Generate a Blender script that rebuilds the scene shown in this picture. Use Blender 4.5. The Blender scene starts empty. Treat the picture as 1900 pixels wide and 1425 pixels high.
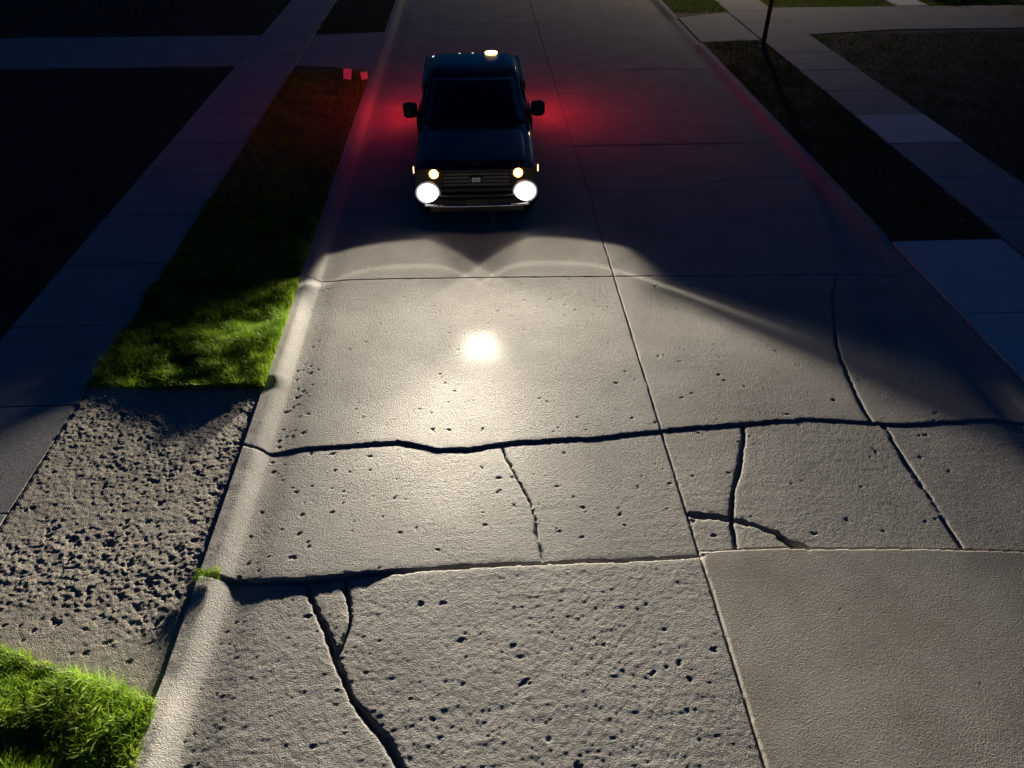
import bpy, bmesh, math, random
import numpy as np
from mathutils import Vector, Matrix, Euler
R = math.radians
sc = bpy.context.scene
col = sc.collection

# ------------------------------------------------------------------ camera, world, exposure
F_PX, CX, CY, IW = 1400.0, 950.0, 712.5, 1900.0
PITCH = math.atan(1090.0 / F_PX)                 # camera looks down this much
CAM_H = 7.08 * math.cos(PITCH)                   # metres above the road
YAW = math.atan(85.0 * math.cos(PITCH) / F_PX)   # road runs along +Y, camera turned a little right
cam = bpy.data.cameras.new('camera'); camo = bpy.data.objects.new('camera', cam); col.objects.link(camo)
cam.sensor_width = 36.0; cam.lens = 36.0 * F_PX / IW; cam.clip_start = 0.05; cam.clip_end = 2000
camo.location = (0, 0, CAM_H)
camo.rotation_euler = (math.pi / 2 - PITCH, 0, -YAW)
sc.camera = camo

world = bpy.data.worlds.new('World'); sc.world = world; world.use_nodes = True
wn = world.node_tree.nodes; wl = world.node_tree.links; wn.clear()
SUN_EL, SUN_ROT = R(-0.6), R(35)
sky = wn.new('ShaderNodeTexSky'); sky.sky_type = 'NISHITA'; sky.sun_disc = False
sky.sun_elevation = SUN_EL; sky.sun_rotation = SUN_ROT; sky.ozone_density = 3.0
tint = wn.new('ShaderNodeMix'); tint.data_type = 'RGBA'; tint.blend_type = 'MULTIPLY'
tint.inputs['Factor'].default_value = 1.0; tint.inputs[7].default_value = (0.09, 0.75, 1.3, 1)   # camera balanced for lamps
bg = wn.new('ShaderNodeBackground'); bg.inputs['Strength'].default_value = 0.15
wo = wn.new('ShaderNodeOutputWorld')
wl.new(sky.outputs[0], tint.inputs[6]); wl.new(tint.outputs[2], bg.inputs['Color']); wl.new(bg.outputs[0], wo.inputs['Surface'])

sun = bpy.data.lights.new('sun', 'SUN'); sun.energy = 0.012; sun.angle = R(60); sun.color = (0.45, 0.6, 1.0)  # last glow of dusk
suno = bpy.data.objects.new('sun', sun); col.objects.link(suno)
suno.rotation_euler = (R(50), 0, R(180 - 35))

sc.view_settings.view_transform = 'Standard'; sc.view_settings.look = 'None'
sc.view_settings.exposure = 0.0; sc.view_settings.gamma = 1.0; sc.view_settings.use_curve_mapping = False
sc.render.engine = 'CYCLES'
sc.cycles.max_bounces = 5; sc.cycles.diffuse_bounces = 2; sc.cycles.glossy_bounces = 3
sc.cycles.transmission_bounces = 4; sc.cycles.transparent_max_bounces = 6
sc.cycles.sample_clamp_indirect = 4.0; sc.cycles.caustics_reflective = False; sc.cycles.caustics_refractive = False

HEAD_POWER = 27000.0     # headlamp spots
TAIL_STRENGTH = 150.0
AMBER_STRENGTH = 14.0
STREET_POWER = 2100.0

def gp(px, py, z=0.0):
    """photo pixel -> point on the horizontal plane at height z (the surface the thing stands on)"""
    d = Vector(((px - CX) / F_PX, -(py - CY) / F_PX, -1.0))
    d = camo.rotation_euler.to_matrix() @ d
    t = (z - CAM_H) / d.z
    return Vector((0, 0, CAM_H)) + d * t
def gl(pts, z=0.0):
    return np.array([gp(a, b, z)[:2] for a, b in pts])

# ------------------------------------------------------------------ node helpers / materials
class E:
    """tiny expression builder on Math nodes"""
    def __init__(s, nt, sock): s.nt, s.s = nt, sock
    def _op(s, op, *a, clamp=False):
        n = s.nt.nodes.new('ShaderNodeMath'); n.operation = op; n.use_clamp = clamp
        for i, v in enumerate((s,) + a):
            if isinstance(v, E): s.nt.links.new(v.s, n.inputs[i])
            else: n.inputs[i].default_value = float(v)
        return E(s.nt, n.outputs[0])
    def __add__(s, o): return s._op('ADD', o)
    __radd__ = __add__
    def __sub__(s, o): return s._op('SUBTRACT', o)
    def __rsub__(s, o): return (s * -1.0) + o
    def __mul__(s, o): return s._op('MULTIPLY', o)
    __rmul__ = __mul__
    def __truediv__(s, o): return s._op('DIVIDE', o)
    def __pow__(s, o): return s._op('POWER', o)
    def abs(s): return s._op('ABSOLUTE')
    def max(s, o): return s._op('MAXIMUM', o)
    def min(s, o): return s._op('MINIMUM', o)
    def exp(s): return s._op('EXPONENT')
    def gt(s, o): return s._op('GREATER_THAN', o)
    def ss(s, a, b):
        n = s.nt.nodes.new('ShaderNodeMapRange'); n.interpolation_type = 'SMOOTHSTEP'
        s.nt.links.new(s.s, n.inputs['Value'])
        lo, hi, t0, t1 = (a, b, 0.0, 1.0) if a < b else (b, a, 1.0, 0.0)
        n.inputs['From Min'].default_value = lo; n.inputs['From Max'].default_value = hi
        n.inputs['To Min'].default_value = t0; n.inputs['To Max'].default_value = t1
        return E(s.nt, n.outputs[0])

MATS = {}
def new_mat(name):
    m = bpy.data.materials.new(name); m.use_nodes = True
    nt = m.node_tree; b = nt.nodes['Principled BSDF']
    MATS[name] = m
    return m, nt, b
def simple(name, c, rough=0.6, metal=0.0, emit=0.0, ecol=None, coat=0.0, noise=0.0, spec=0.5):
    m, nt, b = new_mat(name)
    b.inputs['Base Color'].default_value = (*c, 1); b.inputs['Roughness'].default_value = rough
    b.inputs['Metallic'].default_value = metal; b.inputs['Coat Weight'].default_value = coat
    b.inputs['Coat Roughness'].default_value = 0.04; b.inputs['Specular IOR Level'].default_value = spec
    if emit:
        b.inputs['Emission Color'].default_value = (*(ecol or c), 1); b.inputs['Emission Strength'].default_value = emit
    if noise:
        tc = nt.nodes.new('ShaderNodeTexCoord'); n = nt.nodes.new('ShaderNodeTexNoise'); n.inputs['Scale'].default_value = 9; n.inputs['Detail'].default_value = 6
        nt.links.new(tc.outputs['Object'], n.inputs['Vector'])
        mr = nt.nodes.new('ShaderNodeMapRange'); mr.inputs['To Min'].default_value = max(0.02, rough - noise); mr.inputs['To Max'].default_value = min(1, rough + noise)
        nt.links.new(n.outputs[0], mr.inputs['Value']); nt.links.new(mr.outputs[0], b.inputs['Roughness'])
    return m

def concrete(name, c1, c2, bump=0.5, dist=0.011, scale=170, stain=0.5, speck=0.25):
    m, nt, b = new_mat(name); N = nt.nodes; L = nt.links
    geo = N.new('ShaderNodeNewGeometry')
    n1 = N.new('ShaderNodeTexNoise'); n1.inputs['Scale'].default_value = 1.3; n1.inputs['Detail'].default_value = 8; n1.inputs['Roughness'].default_value = 0.62
    n4 = N.new('ShaderNodeTexNoise'); n4.inputs['Scale'].default_value = 62; n4.inputs['Detail'].default_value = 4; n4.inputs['Roughness'].default_value = 0.7
    n2 = N.new('ShaderNodeTexNoise'); n2.inputs['Scale'].default_value = scale; n2.inputs['Detail'].default_value = 3; n2.inputs['Roughness'].default_value = 0.6
    n3 = N.new('ShaderNodeTexVoronoi'); n3.inputs['Scale'].default_value = 95
    for n in (n1, n2, n3, n4): L.new(geo.outputs['Position'], n.inputs['Vector'])
    r = N.new('ShaderNodeMapRange'); r.inputs['From Min'].default_value = 0.5 - 0.5 * stain; r.inputs['From Max'].default_value = 0.5 + 0.5 * stain
    L.new(n1.outputs[0], r.inputs['Value'])
    mx = N.new('ShaderNodeMix'); mx.data_type = 'RGBA'; mx.inputs[6].default_value = (*c1, 1); mx.inputs[7].default_value = (*c2, 1)
    L.new(r.outputs[0], mx.inputs[0])
    sp = N.new('ShaderNodeMapRange'); sp.inputs['From Min'].default_value = 0.3; sp.inputs['From Max'].default_value = 0.7
    sp.inputs['To Min'].default_value = 1 - speck; sp.inputs['To Max'].default_value = 1 + speck
    L.new(n4.outputs[0], sp.inputs['Value'])
    mu = N.new('ShaderNodeVectorMath'); mu.operation = 'SCALE'
    L.new(mx.outputs[2], mu.inputs[0]); L.new(sp.outputs[0], mu.inputs['Scale']); L.new(mu.outputs[0], b.inputs['Base Color'])
    ad = N.new('ShaderNodeMath'); ad.operation = 'MULTIPLY_ADD'; ad.inputs[1].default_value = 0.35
    L.new(n3.outputs['Distance'], ad.inputs[0]); L.new(n4.outputs[0], ad.inputs[2])
    bp = N.new('ShaderNodeBump'); bp.inputs['Strength'].default_value = bump; bp.inputs['Distance'].default_value = dist
    L.new(ad.outputs[0], bp.inputs['Height']); L.new(bp.outputs[0], b.inputs['Normal'])
    b.inputs['Roughness'].default_value = 0.82; b.inputs['Specular IOR Level'].default_value = 0.35
    return m

concrete('road_concrete', (0.27, 0.25, 0.22), (0.40, 0.375, 0.335), bump=1.0, dist=.018)
concrete('new_concrete', (0.30, 0.265, 0.215), (0.42, 0.385, 0.33), bump=0.4, speck=0.2, stain=.35)
concrete('kerb_concrete', (0.29, 0.27, 0.24), (0.40, 0.375, 0.335), bump=0.8)
concrete('walk_concrete', (0.26, 0.25, 0.235), (0.36, 0.345, 0.32), bump=0.3)
concrete('pale_concrete', (0.55, 0.54, 0.52), (0.62, 0.61, 0.59), bump=0.2, speck=0.08)
concrete('aggregate', (0.27, 0.235, 0.185), (0.44, 0.395, 0.33), bump=1.0, dist=0.016, scale=120, speck=0.35)
concrete('soil', (0.045, 0.035, 0.022), (0.09, 0.07, 0.045), bump=0.8, dist=0.01, scale=60, speck=0.4)

def lawn_mat(name, c1, c2, trans=0.35):
    m, nt, b = new_mat(name); N = nt.nodes; L = nt.links
    geo = N.new('ShaderNodeNewGeometry')
    n1 = N.new('ShaderNodeTexNoise'); n1.inputs['Scale'].default_value = 3.2; n1.inputs['Detail'].default_value = 5
    n2 = N.new('ShaderNodeTexWhiteNoise'); n2.noise_dimensions = '1D'
    L.new(geo.outputs['Position'], n1.inputs['Vector'])
    mx = N.new('ShaderNodeMix'); mx.data_type = 'RGBA'; mx.inputs[6].default_value = (*c1, 1); mx.inputs[7].default_value = (*c2, 1)
    r = N.new('ShaderNodeMapRange'); r.inputs['From Min'].default_value = 0.35; r.inputs['From Max'].default_value = 0.65
    L.new(geo.outputs['Random Per Island'], n2.inputs['W'])
    ad = N.new('ShaderNodeMath'); ad.operation = 'MULTIPLY_ADD'; ad.inputs[1].default_value = 0.5
    sb = N.new('ShaderNodeMath'); sb.operation = 'SUBTRACT'; sb.inputs[1].default_value = 0.25
    L.new(n2.outputs['Value'], ad.inputs[0]); L.new(n1.outputs[0], sb.inputs[0]); L.new(sb.outputs[0], ad.inputs[2])
    L.new(ad.outputs[0], r.inputs['Value']); L.new(r.outputs[0], mx.inputs[0])
    L.new(mx.outputs[2], b.inputs['Base Color'])
    b.inputs['Roughness'].default_value = 0.55; b.inputs['Specular IOR Level'].default_value = 0.3
    tr = N.new('ShaderNodeBsdfTranslucent'); L.new(mx.outputs[2], tr.inputs['Color'])
    ms = N.new('ShaderNodeMixShader'); ms.inputs[0].default_value = trans
    out = N['Material Output']
    L.new(b.outputs[0], ms.inputs[1]); L.new(tr.outputs[0], ms.inputs[2]); L.new(ms.outputs[0], out.inputs['Surface'])
    return m
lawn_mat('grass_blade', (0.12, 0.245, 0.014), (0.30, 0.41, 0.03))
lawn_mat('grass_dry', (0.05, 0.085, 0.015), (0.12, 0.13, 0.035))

simple('paint', (0.014, 0.008, 0.009), 0.35, 0.0, coat=.45, noise=0.05, spec=.25)
simple('paint_blue', (0.03, 0.05, 0.16), 0.3, 0.0, coat=1.0, noise=0.05)
simple('chrome', (0.62, 0.62, 0.64), 0.16, 1.0, noise=0.08)
simple('black_plastic', (0.012, 0.012, 0.013), 0.5, noise=0.1)
simple('dark_trim', (0.009, 0.009, 0.010), 0.5, noise=0.1, spec=.3)
simple('grey_bar', (0.10, 0.095, 0.10), 0.4, 0.3, noise=0.1)
simple('rubber', (0.014, 0.014, 0.014), 0.8, noise=0.1)
simple('alloy', (0.35, 0.35, 0.36), 0.3, 1.0, noise=0.1)
simple('glass_dark', (0.006, 0.008, 0.012), 0.04, spec=0.6)
simple('mirror_glass', (0.5, 0.5, 0.52), 0.03, 1.0)
simple('head_lens', (0.9, 0.9, 0.9), 0.1, emit=5.0, ecol=(1.0, 0.97, 0.93))
m, nt, b = new_mat('bloom_glow')          # headlight bloom put into a glowing ring, brightest next to the lens
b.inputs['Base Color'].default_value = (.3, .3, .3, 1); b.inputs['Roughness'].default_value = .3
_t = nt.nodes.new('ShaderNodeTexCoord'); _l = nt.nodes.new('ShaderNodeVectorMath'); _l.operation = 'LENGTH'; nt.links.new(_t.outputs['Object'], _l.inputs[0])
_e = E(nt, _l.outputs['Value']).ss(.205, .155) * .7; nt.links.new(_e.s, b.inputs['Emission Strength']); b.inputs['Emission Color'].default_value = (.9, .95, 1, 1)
simple('amber_lens', (0.9, 0.35, 0.05), 0.15, emit=AMBER_STRENGTH, ecol=(1.0, 0.36, 0.07))
simple('marker_lens', (0.9, 0.7, 0.4), 0.15, emit=2.5, ecol=(1.0, 0.62, 0.30))
simple('tail_lens', (0.6, 0.02, 0.02), 0.15, emit=TAIL_STRENGTH, ecol=(1.0, 0.018, 0.03))
simple('reflection_glow', (0.9, 0.7, 0.3), 0.15, emit=16.0, ecol=(1.0, 0.66, 0.22))  # emission imitates the yellow street light reflection on the roof
simple('clear_lens', (0.75, 0.75, 0.8), 0.05, 0.9)
simple('glint_glow', (0.8, 0.8, 0.8), 0.1, emit=1.6, ecol=(0.95, 0.95, 1.0))  # emission imitates small white glints on the roof
simple('badge_metal', (0.85, 0.85, 0.86), 0.5, 0.0, noise=0.1)
simple('sign_white', (0.72, 0.72, 0.70), 0.6, noise=0.1)
simple('steel_post', (0.05, 0.05, 0.055), 0.45, 0.6, noise=0.1)
simple('band_red', (0.22, 0.03, 0.02), 0.5, noise=0.1)
simple('bark', (0.05, 0.035, 0.025), 0.9, noise=0.05)
simple('leaf_green', (0.04, 0.07, 0.02), 0.6, noise=0.1)
simple('leaf_red', (0.11, 0.03, 0.02), 0.6, noise=0.1)
simple('lamp_glow', (1, 0.8, 0.5), 0.2, emit=60.0, ecol=(1.0, 0.74, 0.42))
simple('dry_leaf', (0.28, 0.13, 0.05), 0.7, noise=0.1)

# ------------------------------------------------------------------ object helpers
def tag(o, label=None, cat=None, group=None, kind=None):
    if label: o['label'] = label
    if cat: o['category'] = cat
    if group: o['group'] = group
    if kind: o['kind'] = kind
    return o
def link(name, me, mat=None, parent=None, smooth=False):
    o = bpy.data.objects.new(name, me); col.objects.link(o)
    if mat and not me.materials: me.materials.append(MATS[mat])
    if parent: o.parent = parent
    if smooth: me.polygons.foreach_set('use_smooth', np.ones(len(me.polygons), bool))
    return o
def empty(name, loc, rz=0.0):
    o = bpy.data.objects.new(name, None); col.objects.link(o); o.location = loc; o.rotation_euler = (0, 0, rz); return o
def pydata(name, v, f, mat=None, parent=None, smooth=False):
    me = bpy.data.meshes.new(name); me.from_pydata([tuple(p) for p in v], [], f); me.update()
    return link(name, me, mat, parent, smooth)
def np_mesh(name, verts, quads):
    me = bpy.data.meshes.new(name); nv, nf = len(verts), len(quads); k = quads.shape[1]
    me.vertices.add(nv); me.vertices.foreach_set('co', verts.astype(np.float32).ravel())
    me.loops.add(nf * k); me.loops.foreach_set('vertex_index', quads.astype(np.int32).ravel())
    me.polygons.add(nf); me.polygons.foreach_set('loop_start', np.arange(0, nf * k, k, dtype=np.int32))
    try: me.polygons.foreach_set('loop_total', np.full(nf, k, np.int32))
    except Exception: pass
    me.update(calc_edges=True)
    return me
def bm_obj(name, bm, mat, parent=None, smooth=False, bevel=0.0, seg=2):
    if bevel > 0:
        bmesh.ops.bevel(bm, geom=bm.edges[:] , offset=bevel, segments=seg, affect='EDGES', profile=0.5, clamp_overlap=True)
    bmesh.ops.recalc_face_normals(bm, faces=bm.faces[:])
    me = bpy.data.meshes.new(name); bm.to_mesh(me); bm.free()
    return link(name, me, mat, parent, smooth)
def add_box(bm, c, s, rot=None):
    m = Matrix.Translation(c) @ (rot.to_matrix().to_4x4() if rot else Matrix.Identity(4)) @ Matrix.Diagonal((*s, 1))
    return bmesh.ops.create_cube(bm, size=1.0, matrix=m)['verts']
def box(name, c, s, mat, parent=None, bevel=0.01, rot=None, smooth=False):
    bm = bmesh.new(); add_box(bm, Vector(c), s, rot); return bm_obj(name, bm, mat, parent, smooth, bevel)
def tube(name, pts, rad, mat, parent=None, n=10):
    """tube along points; rad scalar or list"""
    pts = [Vector(p) for p in pts]; rr = rad if isinstance(rad, (list, tuple)) else [rad] * len(pts)
    V, Fc = [], []
    for i, p in enumerate(pts):
        d = (pts[min(i + 1, len(pts) - 1)] - pts[max(i - 1, 0)]).normalized()
        a = d.orthogonal().normalized() if i == 0 else (a - d * a.dot(d)).normalized()
        b = d.cross(a)
        for k in range(n):
            t = 2 * math.pi * k / n; V.append(p + (a * math.cos(t) + b * math.sin(t)) * rr[i])
    for i in range(len(pts) - 1):
        for k in range(n):
            Fc.append((i * n + k, i * n + (k + 1) % n, (i + 1) * n + (k + 1) % n, (i + 1) * n + k))
    Fc.append(tuple(reversed(range(n)))); Fc.append(tuple(range((len(pts) - 1) * n, len(pts) * n)))
    return pydata(name, V, Fc, mat, parent, True)
def lathe(name, prof, mat, parent=None, axis='Z', n=28, loc=(0, 0, 0)):
    V, Fc = [], []
    for (r, h) in prof:
        for k in range(n):
            t = 2 * math.pi * k / n
            p = (r * math.cos(t), r * math.sin(t), h) if axis == 'Z' else ((h, r * math.cos(t), r * math.sin(t)) if axis == 'X' else (r * math.cos(t), h, r * math.sin(t)))
            V.append(p)
    m = len(prof)
    for i in range(m - 1):
        for k in range(n):
            Fc.append((i * n + k, i * n + (k + 1) % n, (i + 1) * n + (k + 1) % n, (i + 1) * n + k))
    Fc.append(tuple(reversed(range(n)))); Fc.append(tuple(range((m - 1) * n, m * n)))
    o = pydata(name, V, Fc, mat, parent, True); o.location = loc
    bm = bmesh.new(); bm.from_mesh(o.data); bmesh.ops.recalc_face_normals(bm, faces=bm.faces[:]); bm.to_mesh(o.data); bm.free()
    o.data.polygons.foreach_set('use_smooth', np.ones(len(o.data.polygons), bool))
    return o
def loft(name, rings, mat, parent=None, cap=True, closed=True, sub=0, smooth=True):
    n = len(rings[0]); V = [p for r in rings for p in r]; Fc = []
    for i in range(len(rings) - 1):
        for k in range(n if closed else n - 1):
            Fc.append((i * n + k, i * n + (k + 1) % n, (i + 1) * n + (k + 1) % n, (i + 1) * n + k))
    if cap: Fc.append(tuple(reversed(range(n)))); Fc.append(tuple(range((len(rings) - 1) * n, len(rings) * n)))
    o = pydata(name, V, Fc, mat, parent, smooth)
    bm = bmesh.new(); bm.from_mesh(o.data); bmesh.ops.recalc_face_normals(bm, faces=bm.faces[:]); bm.to_mesh(o.data); bm.free()
    if smooth: o.data.polygons.foreach_set('use_smooth', np.ones(len(o.data.polygons), bool))
    if sub:
        md = o.modifiers.new('round', 'SUBSURF'); md.levels = sub; md.render_levels = sub
    return o

# ------------------------------------------------------------------ numpy noise
rng = np.random.default_rng(7)
def vnoise(x, y, freq, seed):
    r = np.random.default_rng(seed); T = r.random((256, 256)).astype(np.float32)
    X = x * freq + 37.3; Y = y * freq + 91.7
    xi = np.floor(X).astype(np.int64); yi = np.floor(Y).astype(np.int64)
    fx = (X - xi).astype(np.float32); fy = (Y - yi).astype(np.float32)
    fx = fx * fx * (3 - 2 * fx); fy = fy * fy * (3 - 2 * fy)
    x0, x1, y0, y1 = xi & 255, (xi + 1) & 255, yi & 255, (yi + 1) & 255
    return (T[x0, y0] * (1 - fx) + T[x1, y0] * fx) * (1 - fy) + (T[x0, y1] * (1 - fx) + T[x1, y1] * fx) * fy - 0.5
def sstep(t): t = np.clip(t, 0, 1); return t * t * (3 - 2 * t)
def poly_dist(x, y, P):
    d = np.full(x.shape, 1e9, np.float32); tt = np.zeros(x.shape, np.float32)
    for i in range(len(P) - 1):
        a, b = P[i], P[i + 1]; ab = b - a; L2 = float(ab @ ab) + 1e-12
        t = np.clip(((x - a[0]) * ab[0] + (y - a[1]) * ab[1]) / L2, 0, 1)
        dd = np.hypot(x - a[0] - t * ab[0], y - a[1] - t * ab[1])
        m = dd < d; d = np.where(m, dd, d); tt = np.where(m, (i + t) / (len(P) - 1), tt)
    return d, tt

# ------------------------------------------------------------------ road layout (metres; X across, Y along)
XL, XS, XR = -2.33, 1.97, 6.17            # left gutter edge, centre seam, right gutter edge
KW = 0.29                                 # kerb width
J0 = gl([(560, 524), (610, 520), (760, 517), (885, 515), (1140, 513), (1420, 511), (1675, 508), (1760, 507)])
C1 = gl([(440, 828), (497, 840), (560, 832), (660, 826), (740, 821), (775, 827), (815, 834), (880, 832), (925, 824), (1000, 818), (1110, 812),
         (1170, 805), (1228, 799), (1290, 793), (1380, 788), (1440, 780), (1500, 777), (1560, 781), (1615, 784), (1680, 789), (1750, 783), (1840, 778), (1900, 782), (2050, 780)])
J2L = gl([(360, 1068), (430, 1076), (560, 1077), (640, 1068), (700, 1062), (800, 1056), (900, 1051), (1010, 1046), (1180, 1040), (1302, 1034)])
J2R = gl([(1302, 1026), (1420, 1019), (1560, 1020), (1730, 1021), (1900, 1025), (2150, 1028)])
C2 = gl([(928, 824), (945, 860), (965, 900), (985, 935), (995, 970), (998, 1005), (1010, 1045)])
C3 = gl([(1380, 786), (1380, 810), (1375, 860), (1362, 910), (1357, 960), (1365, 1020)])
C3B = gl([(1280, 955), (1330, 960), (1360, 965), (1400, 975), (1440, 990), (1462, 1008), (1500, 1019)])
C4 = gl([(1552, 511), (1545, 545), (1547, 590), (1553, 640), (1570, 690), (1595, 745), (1618, 784)])
C5 = gl([(1638, 786), (1660, 820), (1690, 870), (1720, 915), (1750, 960), (1788, 1021)])
C6 = gl([(566, 1077), (578, 1110), (590, 1140), (600, 1165), (612, 1190), (622, 1220), (627, 1240), (640, 1270), (655, 1300), (680, 1335), (705, 1362), (725, 1390), (745, 1425), (780, 1500)])
C6B = gl([(644, 1068), (642, 1090), (649, 1120), (651, 1150), (641, 1180), (622, 1217)])
CF1 = gl([(1075, 352), (1150, 356), (1270, 352), (1320, 338), (1420, 330), (1540, 326)])     # faint far cracks
CF2 = gl([(640, 362), (760, 352), (900, 350), (1075, 352)])
CF3 = gl([(1140, 152), (1210, 146), (1300, 150), (1360, 146)])
CF4 = gl([(1228, 182), (1245, 200), (1252, 214)])
FARJ = [14.9, 20.2, 25.4, 30.7, 36.0, 41.2, 46.5, 52.0]
NEARJ = [-0.8]
SEAM = np.array([[XS, -6.0], [XS, 130.0]])
# crack list: polyline, half width, depth, roughness
CR = [(J0, .009, .018, .3), (C1, .018, .055, .9), (J2L, .020, .05, .6), (J2R, .016, .045, .4), (C2, .009, .022, 1.2), (C3, .018, .045, .8),
      (C3B, .030, .05, 1.1), (C4, .012, .03, .9), (C5, .014, .035, .9), (C6, .022, .06, 1.1), (C6B, .016, .04, 1.2), (SEAM, .011, .018, .5),
      (CF1, .018, .02, .5), (CF2, .014, .014, .5), (CF3, .018, .02, .5), (CF4, .018, .02, .5)]
for yj in FARJ: CR.append((np.array([[XL - KW, yj], [XR + KW, yj + .05]]), .014, .02, .3))
def yat(P, x): return np.interp(x, P[:, 0], P[:, 1])
def xat(P, y):
    o = np.argsort(P[:, 1]); return np.interp(y, P[o, 1], P[o, 0])

def label_of(x, y):
    """slab id for each point; kerb stones are 1000+ (left) and 2000+ (right)"""
    left = x < XS
    j2 = np.where(left, yat(J2L, x), yat(J2R, x)); c1 = yat(C1, x); j0 = yat(J0, x)
    row = np.zeros(x.shape, np.int32)
    row += (y > NEARJ[0]); row += (y > j2); row += (y > c1); row += (y > j0)
    for yj in FARJ: row += (y > yj + (x - XL) * .005)
    lab = row * 10 + np.where(left, 0, 5)
    r1, r2, r3 = row == 1, row == 2, row == 3
    lab += np.where(r1 & left & (x > xat(C6, y)), 1, 0)
    lab += np.where(r1 & left & (x > xat(C6, y)) & (y > C6B[-1, 1]) & (x < xat(C6B, y)), 1, 0)
    lab += np.where(r2 & left & (x > xat(C2, y)), 1, 0)
    lab += np.where(r2 & ~left & (x > xat(C3, y)), 1, 0)
    lab += np.where(r2 & ~left & (x > xat(C5, y)), 1, 0)
    low = r2 & ~left & (y < yat(C3B, x)) & (x < C3B[-1, 0])
    lab = np.where(low, np.where(x > xat(C3, y), 29, 28), lab)
    lab += np.where(r3 & ~left & (x > xat(C4, y)), 1, 0)
    kl = x < XL; kr = x > XR
    lab = np.where(kl, 1000 + row, lab); lab = np.where(kr, 2000 + row, lab)
    return lab

def slab_lift(x, y, row, left):
    """slabs have settled unevenly: small tilts"""
    z = np.zeros(x.shape, np.float32)
    n1 = (row == 1)
    j2 = np.where(left, yat(J2L, x), yat(J2R, x))
    near = np.clip((y - 1.5) / np.maximum(j2 - 1.5, .5), 0, 1)
    z += np.where(n1 & left, near * np.interp(x, [-2.3, -1.1, -.6, 1.97], [-.030, -.026, .010, .022]), 0)
    z += np.where(n1 & ~left, .020 + near * .010, 0)
    r2 = (row == 2)
    c1 = yat(C1, x)
    t2 = np.clip((y - j2) / np.maximum(c1 - j2, .3), 0, 1)
    z += np.where(r2, -.004 - .008 * t2, 0)
    return z

def kerb_top(y):
    """kerb is lower along the driveway mouths"""
    a = sstep((y - 7.15) / .25) + 1 - sstep((y - 3.0) / .5)
    return .036 + .05 * np.clip(a, 0, 1)

def road_height(x, y, fine=True):
    left = x < XS
    lab = label_of(x, y)
    j2 = np.where(left, yat(J2L, x), yat(J2R, x)); c1 = yat(C1, x); j0 = yat(J0, x)
    row = (y > NEARJ[0]).astype(np.int32) + (y > j2) + (y > c1) + (y > j0)
    z = slab_lift(x, y, row, left)
    z -= .022 * np.exp(-((x - (XL + .10)) / .17) ** 2) + .03 * np.exp(-((x - (XR - .12)) / .2) ** 2)
    z += .006 * vnoise(x, y, 1.1, 11) + .0018 * vnoise(x, y, 3.1, 12)
    smoothslab = (row == 1) & ~left
    if fine:
        amp = np.where(smoothslab, .30, 1.0) * np.where((row == 1) & left, 1.75, 1.0) * np.where(row >= 3, .62, 1.0)
        amp = amp * (0.75 + 0.8 * np.clip(vnoise(x, y, .9, 30) + .5, 0, 1))
        z += amp * (.0007 * vnoise(x, y, 26, 13) + .0013 * vnoise(x, y, 42, 14) + .0006 * vnoise(x, y, 11, 15))
        st = vnoise(x * .10, y, 22, 16) * np.clip(vnoise(x, y, .7, 17) * 3 + .4, 0, 1)       # trowel streaks across the lane
        z += .0010 * st * np.where(smoothslab, .5, 1)
        z += np.where(smoothslab, .004 * vnoise(x * .05, y, 3.0, 18), 0)
        # tyre ripples on the smooth slab
        rip = np.exp(-((x - 3.05) / .22) ** 2 - ((y - 3.15) / .38) ** 2)
        z += np.where(smoothslab, .0007 * rip * np.sin((x + .25 * y + .03 * vnoise(x, y, 6, 21)) * 2 * math.pi / .085), 0)
    # kerbs
    kl = np.clip((XL - x + .03) / .22, 0, 1); kr = np.clip((x - XR) / .19, 0, 1)
    zt = kerb_top(y)
    z = np.where(x < XL + .03, z * (1 - sstep(kl)) + zt * (sstep(kl)) + .004 * vnoise(x, y, 9, 19) * kl + .0015 * vnoise(x, y, 40, 20), z)
    z = np.where(x > XR, z * (1 - sstep(kr)) + .10 * sstep(kr) * (.45 + .55 * sstep((y - 10.3) / .4) * (1 - sstep((y - 22.3) / .4) * (1 - sstep((y - 25.4) / .4)))), z)
    # cracks and joints
    for i, (P, w, d, rg) in enumerate(CR):
        mnx, mxx, mny, mxy = P[:, 0].min() - .3, P[:, 0].max() + .3, P[:, 1].min() - .3, P[:, 1].max() + .3
        m = (x > mnx) & (x < mxx) & (y > mny) & (y < mxy)
        if not m.any(): continue
        xx, yy = x[m], y[m]
        j = .028 * rg * vnoise(xx, yy, 5, 40 + i) + .02 * rg * vnoise(xx, yy, 17, 60 + i)
        jx = .028 * rg * vnoise(xx, yy, 5, 140 + i) + .02 * rg * vnoise(xx, yy, 17, 160 + i)
        dd, tt = poly_dist(xx + jx * .6, yy + j * .6, P)
        ww = w * (1 + 1.1 * rg * vnoise(xx, yy, 4, 80 + i) + .7 * rg * vnoise(xx, yy, 21, 90 + i))
        ww = np.maximum(ww, w * .35)
        if P is C1: ww = ww * np.interp(xx, [-2.5, -1.2, 2.0, 4.2], [.6, 1.1, .95, .55])
        fade = np.ones_like(dd) if P is SEAM else np.clip(np.minimum(tt, 1 - tt) * 14 + .25, 0, 1)
        g = 1 - sstep((dd - ww * .45) / (ww * .75))
        lip = np.exp(-(dd / (ww * 2.2)) ** 2) * .004 * (rg > .5)
        zz = z[m]; zz = zz - lip
        zz = zz - g * d * fade
        z[m] = np.maximum(zz, -.075)
    return z, lab

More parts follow.
